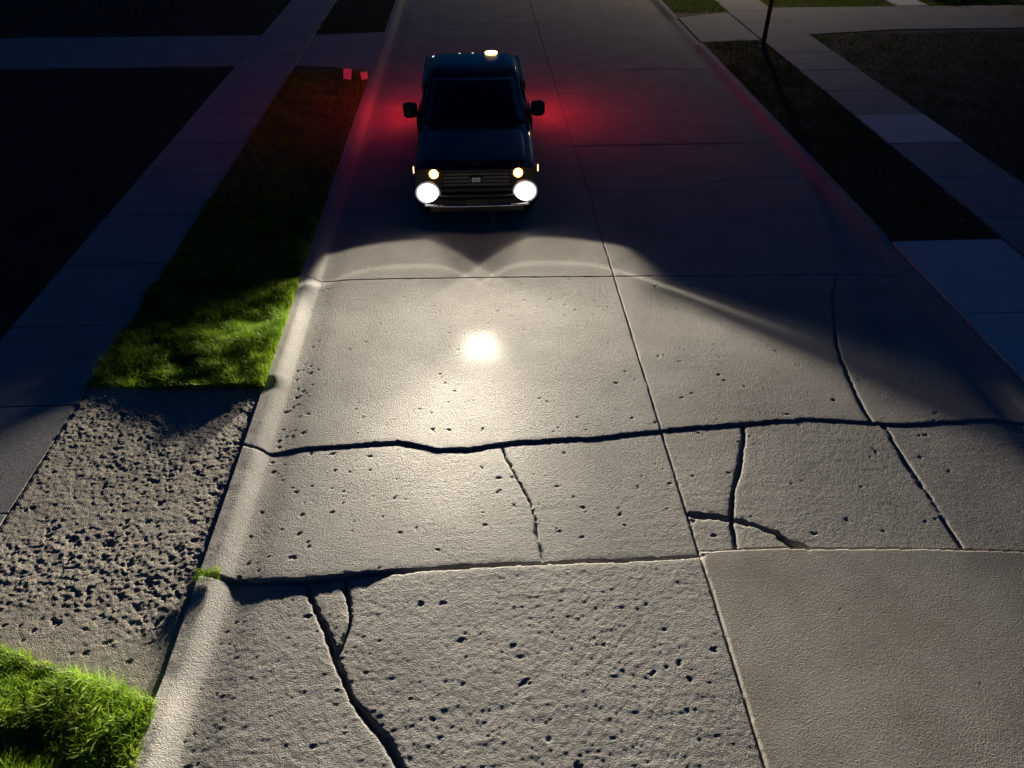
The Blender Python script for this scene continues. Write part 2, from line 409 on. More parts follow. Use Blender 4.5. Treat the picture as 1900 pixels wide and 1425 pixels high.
def stamp_pits(z, xs, ys, n, xr, yr, rmin, rmax, dep, seed, cluster=None):
    r = np.random.default_rng(seed)
    px = r.uniform(xr[0], xr[1], n); py = r.uniform(yr[0], yr[1], n)
    ra = rmin + (rmax - rmin) * r.random(n) ** 7
    if cluster is not None:
        keep = vnoise(px, py, cluster, seed + 5) + .5 > r.random(n) * .9 + .05
        px, py, ra = px[keep], py[keep], ra[keep]
    for a, b, c in zip(px, py, ra):
        i0, i1 = np.searchsorted(xs, [a - c * 2.2, a + c * 2.2]); j0, j1 = np.searchsorted(ys, [b - c * 2.2, b + c * 2.2])
        if i1 - i0 < 1 or j1 - j0 < 1: continue
        X, Y = np.meshgrid(xs[i0:i1], ys[j0:j1], indexing='ij')
        e = r.uniform(.7, 1.4); th = r.uniform(0, math.pi)
        u = (X - a) * math.cos(th) + (Y - b) * math.sin(th); v = -(X - a) * math.sin(th) + (Y - b) * math.cos(th)
        q = np.hypot(u / e, v * e) / c * (1 + 1.3 * vnoise(X, Y, 60, seed + 9))
        z[i0:i1, j0:j1] -= dep * min(1.0, c / .014) * (1 - sstep(q * .75 - .1))
    return z

def grid_pieces(xs, ys, Z, LAB, emit):
    """split a height grid into one mesh per label"""
    nx, ny = len(xs), len(ys)
    X, Y = np.meshgrid(xs, ys, indexing='ij')
    V = np.stack([X, Y, Z], -1).reshape(-1, 3)
    I = np.arange(nx * ny).reshape(nx, ny)
    Q = np.stack([I[:-1, :-1], I[1:, :-1], I[1:, 1:], I[:-1, 1:]], -1).reshape(-1, 4)
    lf = LAB.reshape(-1)
    for l in np.unique(lf):
        q = Q[lf == l]
        if len(q) < 12: continue
        u, inv = np.unique(q, return_inverse=True)
        emit(int(l), V[u], inv.reshape(-1, 4))

def face_centres(xs, ys):
    return np.meshgrid((xs[1:] + xs[:-1]) / 2, (ys[1:] + ys[:-1]) / 2, indexing='ij')

# ------------------------------------------------------------------ setting: ground sheet, road with slabs, kerbs
g = pydata('ground', [(-400, -400, -.32), (400, -400, -.32), (400, 900, -.32), (-400, 900, -.32)], [(0, 1, 2, 3)], 'soil'); tag(g, kind='structure')
road = box('road', ((XL + XR) / 2, 55, -.2), (XR - XL - .02, 150, .2), 'soil', bevel=0); tag(road, kind='structure')
kerb_l = box('kerb_left', (XL - KW / 2, 55, -.2), (KW - .02, 150, .18), 'soil', bevel=0); tag(kerb_l, kind='structure')
kerb_r = box('kerb_right', (XR + KW / 2, 55, -.2), (KW - .02, 150, .18), 'soil', bevel=0); tag(kerb_r, kind='structure')

bins = {}
def collect(l, v, q): bins.setdefault(l, []).append((v, q))
# near part: fine grid
ys_f = np.concatenate([np.arange(1.9, 6.4, .0115), np.arange(6.4, 10.6, .014)])
xs_f = np.concatenate([np.arange(XL - KW, 4.3, .0120), np.arange(4.3, XR + KW + .02, .02)])
ys_m = np.concatenate([[ys_f[-1]], np.arange(10.66, 32.0, .045)])
xs_m = np.concatenate([np.arange(XL - KW, XL + .3, .035), np.arange(XL + .3, XR - .3, .06), np.arange(XR - .3, XR + KW + .02, .035)])
xs_m[-1] = xs_f[-1]
xs_m = np.sort(np.concatenate([xs_m[np.abs(xs_m - XS) > .045], XS + np.array([-.04, -.024, -.012, 0, .012, .024, .04])]))   # resolve the centre seam
ys_b = np.array([32.0, 40, 60, 100, 130]); ys_m = np.append(ys_m, 32.0)
ys_n = np.array([-20.0, -10, -3, 0, 1.9]); ys_n[-1] = ys_f[0]
for xs, ys, fine in ((xs_f, ys_f, True), (xs_m, ys_m, False), (xs_m, ys_b, False), (xs_m, ys_n, False)):
    X, Y = np.meshgrid(xs, ys, indexing='ij')
    Z, _ = road_height(X.astype(np.float64), Y.astype(np.float64), fine)
    if fine:
        Z = stamp_pits(Z, xs, ys, 900, (XL, XS), (4.4, 6.4), .005, .022, .009, 201, 1.2)
        Z = stamp_pits(Z, xs, ys, 420, (XL, XS), (2.2, 4.5), .005, .024, .010, 202, 1.0)
        Z = stamp_pits(Z, xs, ys, 1900, (XL, XS), (6.3, 10.2), .005, .019, .008, 203, 1.4)
        Z = stamp_pits(Z, xs, ys, 850, (XS, 5.2), (4.6, 9.6), .005, .024, .009, 204, 1.1)
        Z = stamp_pits(Z, xs, ys, 30, (XS, 4.5), (2.4, 4.4), .005, .012, .006, 205)
        Z = stamp_pits(Z, xs, ys, 260, (XL - .02, XL + .22), (2.3, 9.6), .008, .024, .012, 206, 1.6)
        # far-away edges of the fine part must meet the coarse part
    else:
        pass
    xc, yc = face_centres(xs, ys)
    grid_pieces(xs, ys, Z, label_of(xc, yc), collect)
for l, parts in sorted(bins.items()):
    off = 0; vs, qs = [], []
    for v, q in parts: vs.append(v); qs.append(q + off); off += len(v)
    nm = 'slab' if l < 1000 else 'kerb_stone'
    me = np_mesh(nm, np.concatenate(vs), np.concatenate(qs))
    mt = 'kerb_concrete' if l >= 1000 else ('new_concrete' if l == 15 else 'road_concrete')
    o = link(nm, me, mt, road if l < 1000 else (kerb_l if l < 2000 else kerb_r), True)
    # parents sit away from the origin: keep world coordinates
    o.matrix_parent_inverse = Matrix.Identity(4)
# near slabs are skinned right down to the sub-base, so nothing shows through the joints

# ------------------------------------------------------------------ driveways, pavements, lawns
KB = XL - KW            # back of left kerb
KB2 = XR + KW
SWL = (-6.16, -4.63); SWR = (8.24, 9.79)
def slab_box(name, x0, x1, y0, y1, ztop, mat, parent=None, th=.12, bev=.012):
    return box(name, ((x0 + x1) / 2, (y0 + y1) / 2, ztop - th / 2), (x1 - x0, y1 - y0, th), mat, parent, bev)

# left driveway apron: worn exposed aggregate (height grid)
drive = pydata('driveway_left', [(-14, 3.0, -.06), (KB, 3.0, -.06), (KB, 7.3, -.06), (-14, 7.3, -.06)], [(0, 1, 2, 3)], 'soil'); tag(drive, kind='structure')
xs = np.arange(SWL[1] + .012, KB - .004, .0105); ys = np.arange(3.0, 7.24, .0105)
X, Y = np.meshgrid(xs, ys, indexing='ij')
t = (KB - X) / (KB - SWL[1])
Z = .014 + .100 * t ** 1.3
worn = np.clip((vnoise(X, Y, 1.4, 303) + .5) * 1.1 + .45, 0, 1) * sstep((Y - 3.35 - .35 * t) / .9)
ridge = 1 - 2 * np.abs(vnoise(X, Y, 22, 301)); ridge2 = 1 - 2 * np.abs(vnoise(X, Y, 38, 302))
Z += worn * (.006 * vnoise(X, Y, 30, 304) + .0055 * vnoise(X, Y, 17, 305) + .006 * vnoise(X, Y, 44, 309) + .003 * ridge + .0025 * ridge2 - .004 + .008 * vnoise(X, Y, 6, 306))
Z += (1 - worn) * (.0015 * vnoise(X, Y, 40, 307) + .002 * vnoise(X, Y, 20, 308))
Z = stamp_pits(Z, xs, ys, 420, (xs[0], xs[-1]), (3.6, 7.2), .012, .045, .018, 310, 2.0)
edge = X - xs[0]; Z -= .004 * (1 - sstep((edge - .006) / .022))
lowedge = 3.2 + .75 * t
LAB = np.where(((Y[1:, 1:] + Y[:-1, :-1]) / 2) > ((lowedge[1:, 1:] + lowedge[:-1, :-1]) / 2), 1, 0)
keep = {}
grid_pieces(xs, ys, Z, LAB, lambda l, v, q: keep.__setitem__(l, (v, q)))
o = link('apron_slab', np_mesh('apron_slab', *keep[1]), 'aggregate', drive, True)
slab_box('drive_slab', -9.9, SWL[0] - .015, 3.1, 7.2, .10, 'walk_concrete', drive)

# left far driveway
dl2 = pydata('driveway_far_left', [(-40, 20.2, .02), (KB, 20.0, .02), (KB, 24.1, .02), (-40, 24.1, .02)], [(0, 1, 2, 3)], 'soil'); tag(dl2, kind='structure')
def prism(name, pts, z0, z1, mat, parent=None, bev=.01):
    bm = bmesh.new(); vb = [bm.verts.new((a, b, z0)) for a, b in pts]; vt = [bm.verts.new((a, b, z1)) for a, b in pts]; n = len(pts)
    bm.faces.new(list(reversed(vb))); bm.faces.new(vt)
    for i in range(n): bm.faces.new((vb[i], vb[(i + 1) % n], vt[(i + 1) % n], vt[i]))
    return bm_obj(name, bm, mat, parent, False, bev)
prism('drive_slab', [(SWL[1] + .01, 20.75), (-3.6, 20.6), (KB - .01, 19.95), (KB - .01, 24.2), (SWL[1] + .01, 23.9)], -.03, .085, 'walk_concrete', dl2)
for k in range(6):
    x1 = SWL[0] - .01 - k * 3.4; lo = 20.75 + (.0 if k < 3 else -.12 * (k - 2) ** 1.4)
    lo2 = 20.75 + (.0 if k < 2 else -.12 * (k - 1) ** 1.4)
    prism('drive_slab', [(x1 - 3.385, lo2), (x1, lo), (x1, 23.9), (x1 - 3.385, 23.95)], -.03, .10, 'walk_concrete', dl2)

# right near driveway (bluish pale) and right far driveway
dr1 = pydata('driveway_right', [(KB2, 2.0, .0), (30, 2.0, .0), (30, 10.4, .0), (KB2, 10.4, .0)], [(0, 1, 2, 3)], 'soil'); tag(dr1, kind='structure')
for (a, b, c, d) in ((KB2 + .01, SWR[0] - .01, 8.32, 10.42), (KB2 + .01, SWR[0] - .01, 5.6, 8.30), (SWR[1] + .01, 13.4, 5.6, 10.4)):
    slab_box('drive_slab', a, b, c, d, .085 if a < 8 else .11, 'pale_concrete' if a < 8 else 'walk_concrete', dr1)
dr2 = pydata('driveway_far_right', [(KB2, 22.2, .0), (60, 22.2, .0), (60, 27, .0), (KB2, 27, .0)], [(0, 1, 2, 3)], 'soil'); tag(dr2, kind='structure')
prism('drive_slab', [(KB2 + .01, 22.55), (SWR[0] - .012, 22.75), (SWR[0] - .012, 26.3), (KB2 + .01, 25.6)], -.03, .085, 'walk_concrete', dr2)
for k in range(7):
    x0 = SWR[1] + .012 + k * 2.9
    prism('drive_slab', [(x0, 23.25 if k == 0 else 23.75), (x0 + 2.885, 23.75), (x0 + 2.885, 26.8), (x0, 26.8)], -.03, .10, 'walk_concrete', dr2)
gw = pydata('garden_path', [(14.1, 26.81, .02), (15.2, 26.81, .02), (15.2, 50, .02), (14.1, 50, .02)], [(0, 1, 2, 3)], 'soil'); tag(gw, kind='structure')
for k in range(6): slab_box('path_slab', 14.15, 15.15, 26.82 + k * 1.4, 26.82 + k * 1.4 + 1.385, .115, 'pale_concrete', gw)

# pavements with one slab per square
def pavement(name, x0, x1, y_start, n, L, special=()):
    p = pydata(name, [(x0, y_start, -.02), (x1, y_start, -.02), (x1, y_start + n * L, -.02), (x0, y_start + n * L, -.02)], [(0, 1, 2, 3)], 'soil'); tag(p, kind='structure')
    me = {}
    for k in range(n):
        mt = 'pale_concrete' if k in special else 'walk_concrete'
        if mt not in me:
            bm = bmesh.new(); add_box(bm, Vector((0, 0, 0)), (x1 - x0 - .01, L - .016, .13))
            o = bm_obj('paving_slab', bm, mt, p, False, .012); me[mt] = o.data
        else: o = link('paving_slab', me[mt], None, p)
        r = random.Random(k * 7 + int(x0 * 10))
        o.location = ((x0 + x1) / 2, y_start + (k + .5) * L, .045 + r.uniform(-.004, .004)); o.rotation_euler = (R(r.uniform(-.12, .12)), R(r.uniform(-.12, .12)), 0)
pavement('pavement_left', SWL[0], SWL[1], 6.88 - 1.66 * 3, 27, 1.66)
pavement('pavement_right', SWR[0], SWR[1], 14.5 - 1.70 * 6, 27, 1.70, (6,))

# lawns: soil sheets with grass on them
def lawn(name, pts, z=.075):
    V = [(a, b, z) for a, b in pts]; o = pydata(name, V, [tuple(range(len(V)))], 'soil'); tag(o, kind='structure'); return o
def blades(name, label, regions, h, w, lean, mat, seed, clump=2.5):
    """regions: (x0,x1,y0,y1,density per m2, keep(x,y) or None)"""
    r = np.random.default_rng(seed); PX, PY = [], []
    for (x0, x1, y0, y1, den, keep) in regions:
        n = int((x1 - x0) * (y1 - y0) * den); a = r.uniform(x0, x1, n); b = r.uniform(y0, y1, n)
        if keep is not None: m = keep(a, b); a, b = a[m], b[m]
        PX.append(a); PY.append(b)
    x = np.concatenate(PX); y = np.concatenate(PY); n = len(x)
    c = vnoise(x, y, clump, seed + 1) + .6 * vnoise(x, y, clump * 3.1, seed + 2)
    hh = h * (.55 + .55 * r.random(n)) * np.clip(1 + 1.1 * c, .35, 1.8)
    th = r.uniform(0, 2 * math.pi, n) + 1.5 * vnoise(x, y, 1.7, seed + 3); ln = hh * lean * r.uniform(.2, 1.3, n)
    lx, ly = np.cos(th) * ln, np.sin(th) * ln
    ph = r.uniform(0, math.pi, n); wx, wy = np.cos(ph) * w * .5 * r.uniform(.7, 1.3, n), np.sin(ph) * w * .5
    z0 = np.full(n, .07)
    V = np.empty((n, 5, 3), np.float32)
    V[:, 0] = np.stack([x - wx, y - wy, z0], -1); V[:, 1] = np.stack([x + wx, y + wy, z0], -1)
    V[:, 2] = np.stack([x + wx * .75 + lx * .35, y + wy * .75 + ly * .35, z0 + hh * .6], -1)
    V[:, 3] = np.stack([x - wx * .75 + lx * .35, y - wy * .75 + ly * .35, z0 + hh * .6], -1)
    V[:, 4] = np.stack([x + lx, y + ly, z0 + hh * .97], -1)
    b = np.arange(n) * 5
    T = np.stack([np.stack([b, b + 1, b + 2], -1), np.stack([b, b + 2, b + 3], -1), np.stack([b + 3, b + 2, b + 4], -1)], 1).reshape(-1, 3)
    o = link(name, np_mesh(name, V.reshape(-1, 3), T), mat, None, False)
    tag(o, label, 'grass', None, 'stuff'); return o
lawn('verge_left', [(SWL[1], 7.22), (KB, 7.22), (KB, 20.0), (-3.6, 20.6), (SWL[1], 20.75)])
lawn('verge_far_left', [(SWL[1], 23.9), (KB, 24.2), (KB, 60), (SWL[1], 60)])
lawn('verge_near_left', [(SWL[1], -4), (KB, -4), (KB, 3.2), (SWL[1], 3.95)])
lawn('lawn_left', [(-40, 7.2), (SWL[0], 7.2), (SWL[0], 20.75), (-13, 20.75), (-22, 19.8), (-40, 19.6)])
lawn('lawn_far_left', [(-40, 24.0), (SWL[0], 23.9), (SWL[0], 80), (-40, 80)])
lawn('verge_right', [(KB2, 10.44), (SWR[0], 10.44), (SWR[0], 22.75), (KB2, 22.55)])
lawn('verge_far_right', [(KB2, 25.6), (SWR[0], 26.3), (SWR[0], 60), (KB2, 60)])
lawn('lawn_right', [(SWR[1], 10.4), (50, 10.4), (50, 23.75), (SWR[1] + 2.9, 23.75), (SWR[1], 23.25)])
lawn('lawn_far_right', [(SWR[1], 26.82), (14.1, 26.82), (14.1, 80), (SWR[1], 80)])
lawn('lawn_beyond_path', [(15.2, 26.82), (50, 26.82), (50, 80), (15.2, 80)])

blades('verge_grass', 'bright green grass strip beside the left kerb lit by the headlights', [(SWL[1] - .03, KB + .03, 7.16, 9.6, 9000, None), (SWL[1], KB + .01, 9.6, 12.5, 4500, None),
        (SWL[1], KB, 12.5, 20.2, 1300, None)], .115, .0058, .6, 'grass_blade', 501)
nk = lambda a, b: b < 3.24 + .75 * (KB - a) / (KB - SWL[1])
blades('corner_grass', 'green grass in the bottom left corner below the rough driveway mouth', [(SWL[1], KB + .05, 1.6, 4.0, 9000, nk)], .10, .0055, .8, 'grass_blade', 511, 3.2)
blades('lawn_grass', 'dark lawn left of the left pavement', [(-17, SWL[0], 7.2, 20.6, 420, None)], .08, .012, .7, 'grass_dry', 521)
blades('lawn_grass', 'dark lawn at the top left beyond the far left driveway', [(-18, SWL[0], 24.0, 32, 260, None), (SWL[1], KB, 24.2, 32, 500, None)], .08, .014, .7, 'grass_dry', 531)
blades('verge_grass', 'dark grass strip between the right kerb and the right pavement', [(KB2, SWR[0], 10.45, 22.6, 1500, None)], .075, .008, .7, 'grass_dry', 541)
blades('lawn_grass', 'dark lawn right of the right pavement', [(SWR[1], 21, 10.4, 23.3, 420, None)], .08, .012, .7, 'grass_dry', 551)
blades('lawn_grass', 'dim green grass patches at the top right beyond the driveway', [(KB2, SWR[0], 26.3, 32, 900, None), (SWR[1], 14.1, 26.83, 33, 800, None), (15.2, 22, 26.83, 33, 700, None)],
       .11, .010, .7, 'grass_blade', 561)

# moss / weed tuft in the kerb joint beside the rough driveway
mo = blades('weed_tuft', 'small green weed tuft in the kerb joint beside the rough driveway', [(KB - .03, KB + .20, 4.36, 4.50, 16000, None)], .03, .004, .9, 'grass_blade', 571, 9)
mo.location.z = -.02

# ------------------------------------------------------------------ pickup truck
HX, HZ = .767, .66
truck = empty('pickup_truck', (-.02, 11.22, 0))
tag(truck, 'dark pickup truck with headlights on driving towards us in the left lane', 'truck')
def mirror_ring(half):            # half: list of (x,y,z) with x>=0 from bottom centre round to top centre
    return [Vector(p) for p in half] + [Vector((-p[0], p[1], p[2])) for p in reversed(half) if p[0] > 1e-4]
def body_ring(y, w, zb, zt, crown, fl=0.0):
    return mirror_ring([(0, y, zb), (w * .80, y, zb), (w * .95, y, zb + .06), (w * (1 + fl), y, zb + .22), (w, y, zb + .40), (w * .985, y, zt - .13), (w * .95, y, zt - .05), (w * .86, y, zt), (w * .45, y, zt + crown * .75), (0, y, zt + crown)])
body = loft('body', [body_ring(.10, .90, .52, 1.00, .0), body_ring(.13, .945, .50, 1.03, .012), body_ring(.24, .975, .46, 1.065, .02), body_ring(.55, .995, .42, 1.10, .03, .01),
                     body_ring(1.0, 1.0, .42, 1.13, .035, .012), body_ring(1.45, 1.0, .42, 1.17, .035, .01), body_ring(1.9, 1.0, .42, 1.20, .02), body_ring(3.3, 1.0, .42, 1.20, .0), body_ring(3.82, 1.0, .42, 1.20, .0)],
            'paint', truck, sub=2)
hood = loft('hood', [mirror_ring([(0, y, z), (.80 * w, y, z), (.84 * w, y + .0, z + .018), (.55 * w, y, z + .030 + b), (.28 * w, y, z + .036 + b * 1.3), (0, y, z + .038 + b * 1.1)]) for y, z, w, b in
                     ((.19, 1.050, .92, .0), (.24, 1.062, .98, .004), (.6, 1.105, 1.0, .018), (1.0, 1.135, 1.0, .026), (1.42, 1.168, 1.0, .026), (1.47, 1.17, .98, .0))], 'paint', truck, sub=1)
# cab: rounded rings stacked upwards
def cab_ring(z, y0, y1, hw, n=40, p=5.0, bow=.07):
    out = []
    for k in range(n):
        t = 2 * math.pi * k / n; c, s = math.cos(t), math.sin(t)
        x = hw * math.copysign(abs(c) ** (2 / p), c); yy = (y0 + y1) / 2 + (y1 - y0) / 2 * math.copysign(abs(s) ** (2 / p), s)
        if s < 0: yy += bow * (x / hw) ** 2 * min(1, -s * 1.5)
        out.append(Vector((x, yy, z)))
    return out
CABZ = [(1.16, 1.48, 3.80, .965), (1.22, 1.56, 3.79, .955), (1.5, 1.96, 3.74, .875), (1.72, 2.28, 3.69, .815), (1.80, 2.42, 3.66, .775), (1.845, 2.55, 3.60, .70), (1.862, 2.78, 3.45, .56), (1.866, 3.0, 3.2, .3)]
cab = loft('cab', [cab_ring(*c) for c in CABZ], 'paint', truck)
def cab_at(z):
    zs = [c[0] for c in CABZ]; return [float(np.interp(z, zs, [c[i] for c in CABZ])) for i in (1, 2, 3)]
def panel(name, pts, mat, parent, n=8, th=.006, out=Vector((0, -1, 0))):
    """pts: function (u,v)->Vector, grid with a little thickness"""
    V, Fc = [], []
    for i in range(n + 1):
        for j in range(n + 1): V.append(pts(i / n, j / n))
    for i in range(n):
        for j in range(n): Fc.append((i * (n + 1) + j, (i + 1) * (n + 1) + j, (i + 1) * (n + 1) + j + 1, i * (n + 1) + j + 1))
    o = pydata(name, V, Fc, mat, parent, True); md = o.modifiers.new('thick', 'SOLIDIFY'); md.thickness = th; md.offset = 0
    return o
def ws(u, v):
    z = 1.235 + .515 * v; y0, y1, hw = cab_at(z); x = (2 * u - 1) * hw * .86
    return Vector((x, y0 + .07 * (x / hw) ** 2 - .012 + .02 * abs(2 * u - 1) ** 5, z))
wsh = panel('windshield', ws, 'glass_dark', truck, 12)
for s in (-1, 1):
    bm = bmesh.new(); add_box(bm, Vector((s * .30, 1.52, 1.245)), (.62, .012, .018), Euler((R(-30), R(s * 3), 0)))
    bm_obj('wiper', bm, 'black_plastic', wsh)
for s in (-1, 1):
    for (a, b, nm) in ((2.28, 2.95, 'side_window'), (3.02, 3.52, 'side_window')):
        def sw(u, v, a=a, b=b, s=s):
            z = 1.26 + .42 * v; y0, y1, hw = cab_at(z)
            yy = max(a, y0 + .32) + (b - max(a, y0 + .32)) * u
            return Vector((s * (hw + .004), yy, z))
        panel(nm, sw, 'glass_dark', truck, 5)
    # doors with handle
    d = box('door', (s * 1.003, 2.52, .82), (.014, 1.02, .66), 'paint', truck, .005)
    box('handle', (s * 1.018, 2.90, 1.0), (.02, .16, .03), 'chrome', d, .006)
    box('sill_step', (s * 1.0, 2.6, .38), (.14, 1.9, .05), 'black_plastic', truck, .015)
    # mirrors
    m = loft('mirror', [[Vector((s * (x), 2.18 + y * sy, 1.27 + z * sz)) for y, z in ((-.5, -.4), (-.35, -.5), (.35, -.5), (.5, -.4), (.5, .4), (.35, .5), (-.35, .5), (-.5, .4))] for x, sy, sz in
                        ((.99, .10, .14), (1.01, .13, .21), (1.10, .15, .245), (1.19, .13, .24), (1.235, .08, .17))], 'black_plastic', truck)
    box('mirror_arm', (s * .955, 2.17, 1.21), (.12, .07, .06), 'black_plastic', m, .012)
    box('mirror_glass', (s * 1.11, 2.262, 1.27), (.16, .006, .18), 'mirror_glass', m, .002)
def rw(u, v):
    z = 1.27 + .38 * v; y0, y1, hw = cab_at(z); return Vector(((2 * u - 1) * hw * .8, y1 + .004, z))
panel('rear_window', rw, 'glass_dark', truck, 5)
# roof ridges, and added glowing pieces in place of street light reflections
for i, x in enumerate((-.56, -.33, -.11, .11, .33, .56)):
    zc = 1.861 - .10 * abs(x) ** 3 * 1.0
    loft('roof_ridge', [[Vector((x + dx * w, y, z + dz * w)) for dx, dz in ((-.022, -.01), (-.012, .006), (.012, .006), (.022, -.01))] for y, z, w in
         ((2.70, zc - .03, .3), (2.82, zc - .008, 1), (3.40, zc - .004, 1), (3.52, zc - .03, .3))], 'paint', truck)
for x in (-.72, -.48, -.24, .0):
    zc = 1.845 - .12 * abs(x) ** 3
    b = lathe('roof_glint', [(.026, 0), (.026, .008), (.018, .02), (.006, .026)], 'glint_glow', truck, n=14, loc=(x, 3.52, zc - .01))  # added bead, glows in place of a reflected glint
bc = lathe('reflection_base', [(.075, 0), (.078, .015), (.07, .02)], 'black_plastic', truck, n=20, loc=(.34, 3.50, 1.845))  # carries the added glow that imitates a reflected street light
lathe('reflection_glow', [(.064, .02), (.066, .035), (.055, .05), (.02, .058)], 'reflection_glow', bc, n=20); bc.scale = (1.7, 1.1, .8)
# bed (open box) with tail lights
bed = loft('bed', [[Vector((x, y, z)) for x, z in ((-1, .5), (1, .5), (1.0, 1.22), (.97, 1.26), (.88, 1.26), (.86, 1.22), (.86, .72), (-.86, .72), (-.86, 1.22), (-.88, 1.26), (-.97, 1.26), (-1.0, 1.22))] for y in (3.87, 4.6, 5.66)], 'paint', truck, smooth=False)
tg = box('tailgate', (0, 5.70, .97), (1.70, .06, .52), 'paint', truck, .012); box('tailgate_handle', (0, 5.74, 1.12), (.2, .02, .08), 'black_plastic', tg, .005)
box('front_bed_wall', (0, 3.90, .98), (1.70, .05, .50), 'paint', truck, .01)
box('rear_bumper', (0, 5.84, .58), (1.84, .14, .18), 'chrome', truck, .03)
for s in (-1, 1):
    box('tail_light', (s * .945, 5.60, .96), (.12, .22, .32), 'tail_lens', truck, .02)
# front end
box('nose_panel', (0, .155, .80), (1.26, .08, .46), 'paint', truck, .02)
gr = box('grille', (0, .110, .855), (1.06, .02, .26), 'black_plastic', truck, .004)
def frame(name, w, h, t, y, z, d, mat, parent):
    bm = bmesh.new()
    add_box(bm, Vector((0, y, z + h / 2)), (w + t, d, t)); add_box(bm, Vector((0, y, z - h / 2)), (w + t, d, t))
    add_box(bm, Vector((w / 2, y + .001, z)), (t * .9, d, h - t - .001)); add_box(bm, Vector((-w / 2, y + .001, z)), (t * .9, d, h - t - .001))
    return bm_obj(name, bm, mat, parent, False, .006)
frame('grille_surround', 1.10, .30, .040, .085, .855, .05, 'dark_trim', gr)
for z in (.775, .835, .895, .945): box('grille_bar', (0, .092, z), (1.04, .018, .022), 'grey_bar', gr, .005)
# badge: flat rounded plate with a pale raised centre between two dim brackets
bd = lathe('badge', [(.115, 0), (.118, -.008), (.108, -.016)], 'dark_trim', gr, axis='Y', n=32, loc=(0, .082, .865)); bd.scale = (1, 1, .46)
bm = bmesh.new()
for k, (x, w, z, h) in enumerate(((-.054, .020, 0, .062), (-.030, .010, .016, .030), (-.018, .012, -.010, .044), (.000, .014, .006, .058), (.018, .010, -.012, .040), (.034, .016, .008, .052), (.056, .014, .004, .060), (0.0, .125, -.030, .014), (.004, .118, .026, .010))):
    add_box(bm, Vector((x, -.019 - .001 * k, z / .46)), (w, .006, h / .46))
bm_obj('badge_letters', bm, 'badge_metal', bd)
for s in (-1, 1):
    bm = bmesh.new(); add_box(bm, Vector((s * .096, -.018, 0)), (.008, .005, .045 / .46), Euler((0, R(s * 14), 0))); bm_obj('badge_bracket', bm, 'grey_bar', bd)
# bumper: curved bar lofted across X
def bump_ring(x, y, z0, z1, d):
    return [Vector((x, y, z1 - .015)), Vector((x, y - .012, z1 - .05)), Vector((x, y - .018, (z0 + z1) / 2)), Vector((x, y - .012, z0 + .03)), Vector((x, y + .012, z0)), Vector((x, y + d, z0)), Vector((x, y + d, z1)), Vector((x, y + .02, z1))]
XS_B = [-.99, -.95, -.85, -.6, -.3, 0, .3, .6, .85, .95, .99]
bumper = loft('front_bumper', [bump_ring(x, .015 + .10 * abs(x) ** 3 + (.16 if abs(x) > .97 else 0), .43, .60 - .0 * abs(x), .10) for x in XS_B], 'dark_trim', truck)
loft('bumper_trim', [[Vector((x, .0 + .10 * abs(x) ** 3 + dy, .445 + dz)) for dy, dz in ((.02, -.022), (-.014, -.014), (-.018, .006), (-.008, .022), (.02, .026))] for x in [v * .86 for v in XS_B]], 'chrome', bumper)
loft('bumper_top', [[Vector((x, .01 + .10 * abs(x) ** 3 + dy, .60 + dz)) for dy, dz in ((.0, .0), (-.004, .014), (.03, .022), (.10, .020), (.10, .0))] for x in [v * .62 for v in XS_B]], 'grey_bar', bumper)
box('air_dam', (0, .12, .38), (1.5, .05, .14), 'black_plastic', bumper, .015)
box('plate_holder', (0, -.012, .52), (.34, .012, .10), 'black_plastic', bumper, .004)

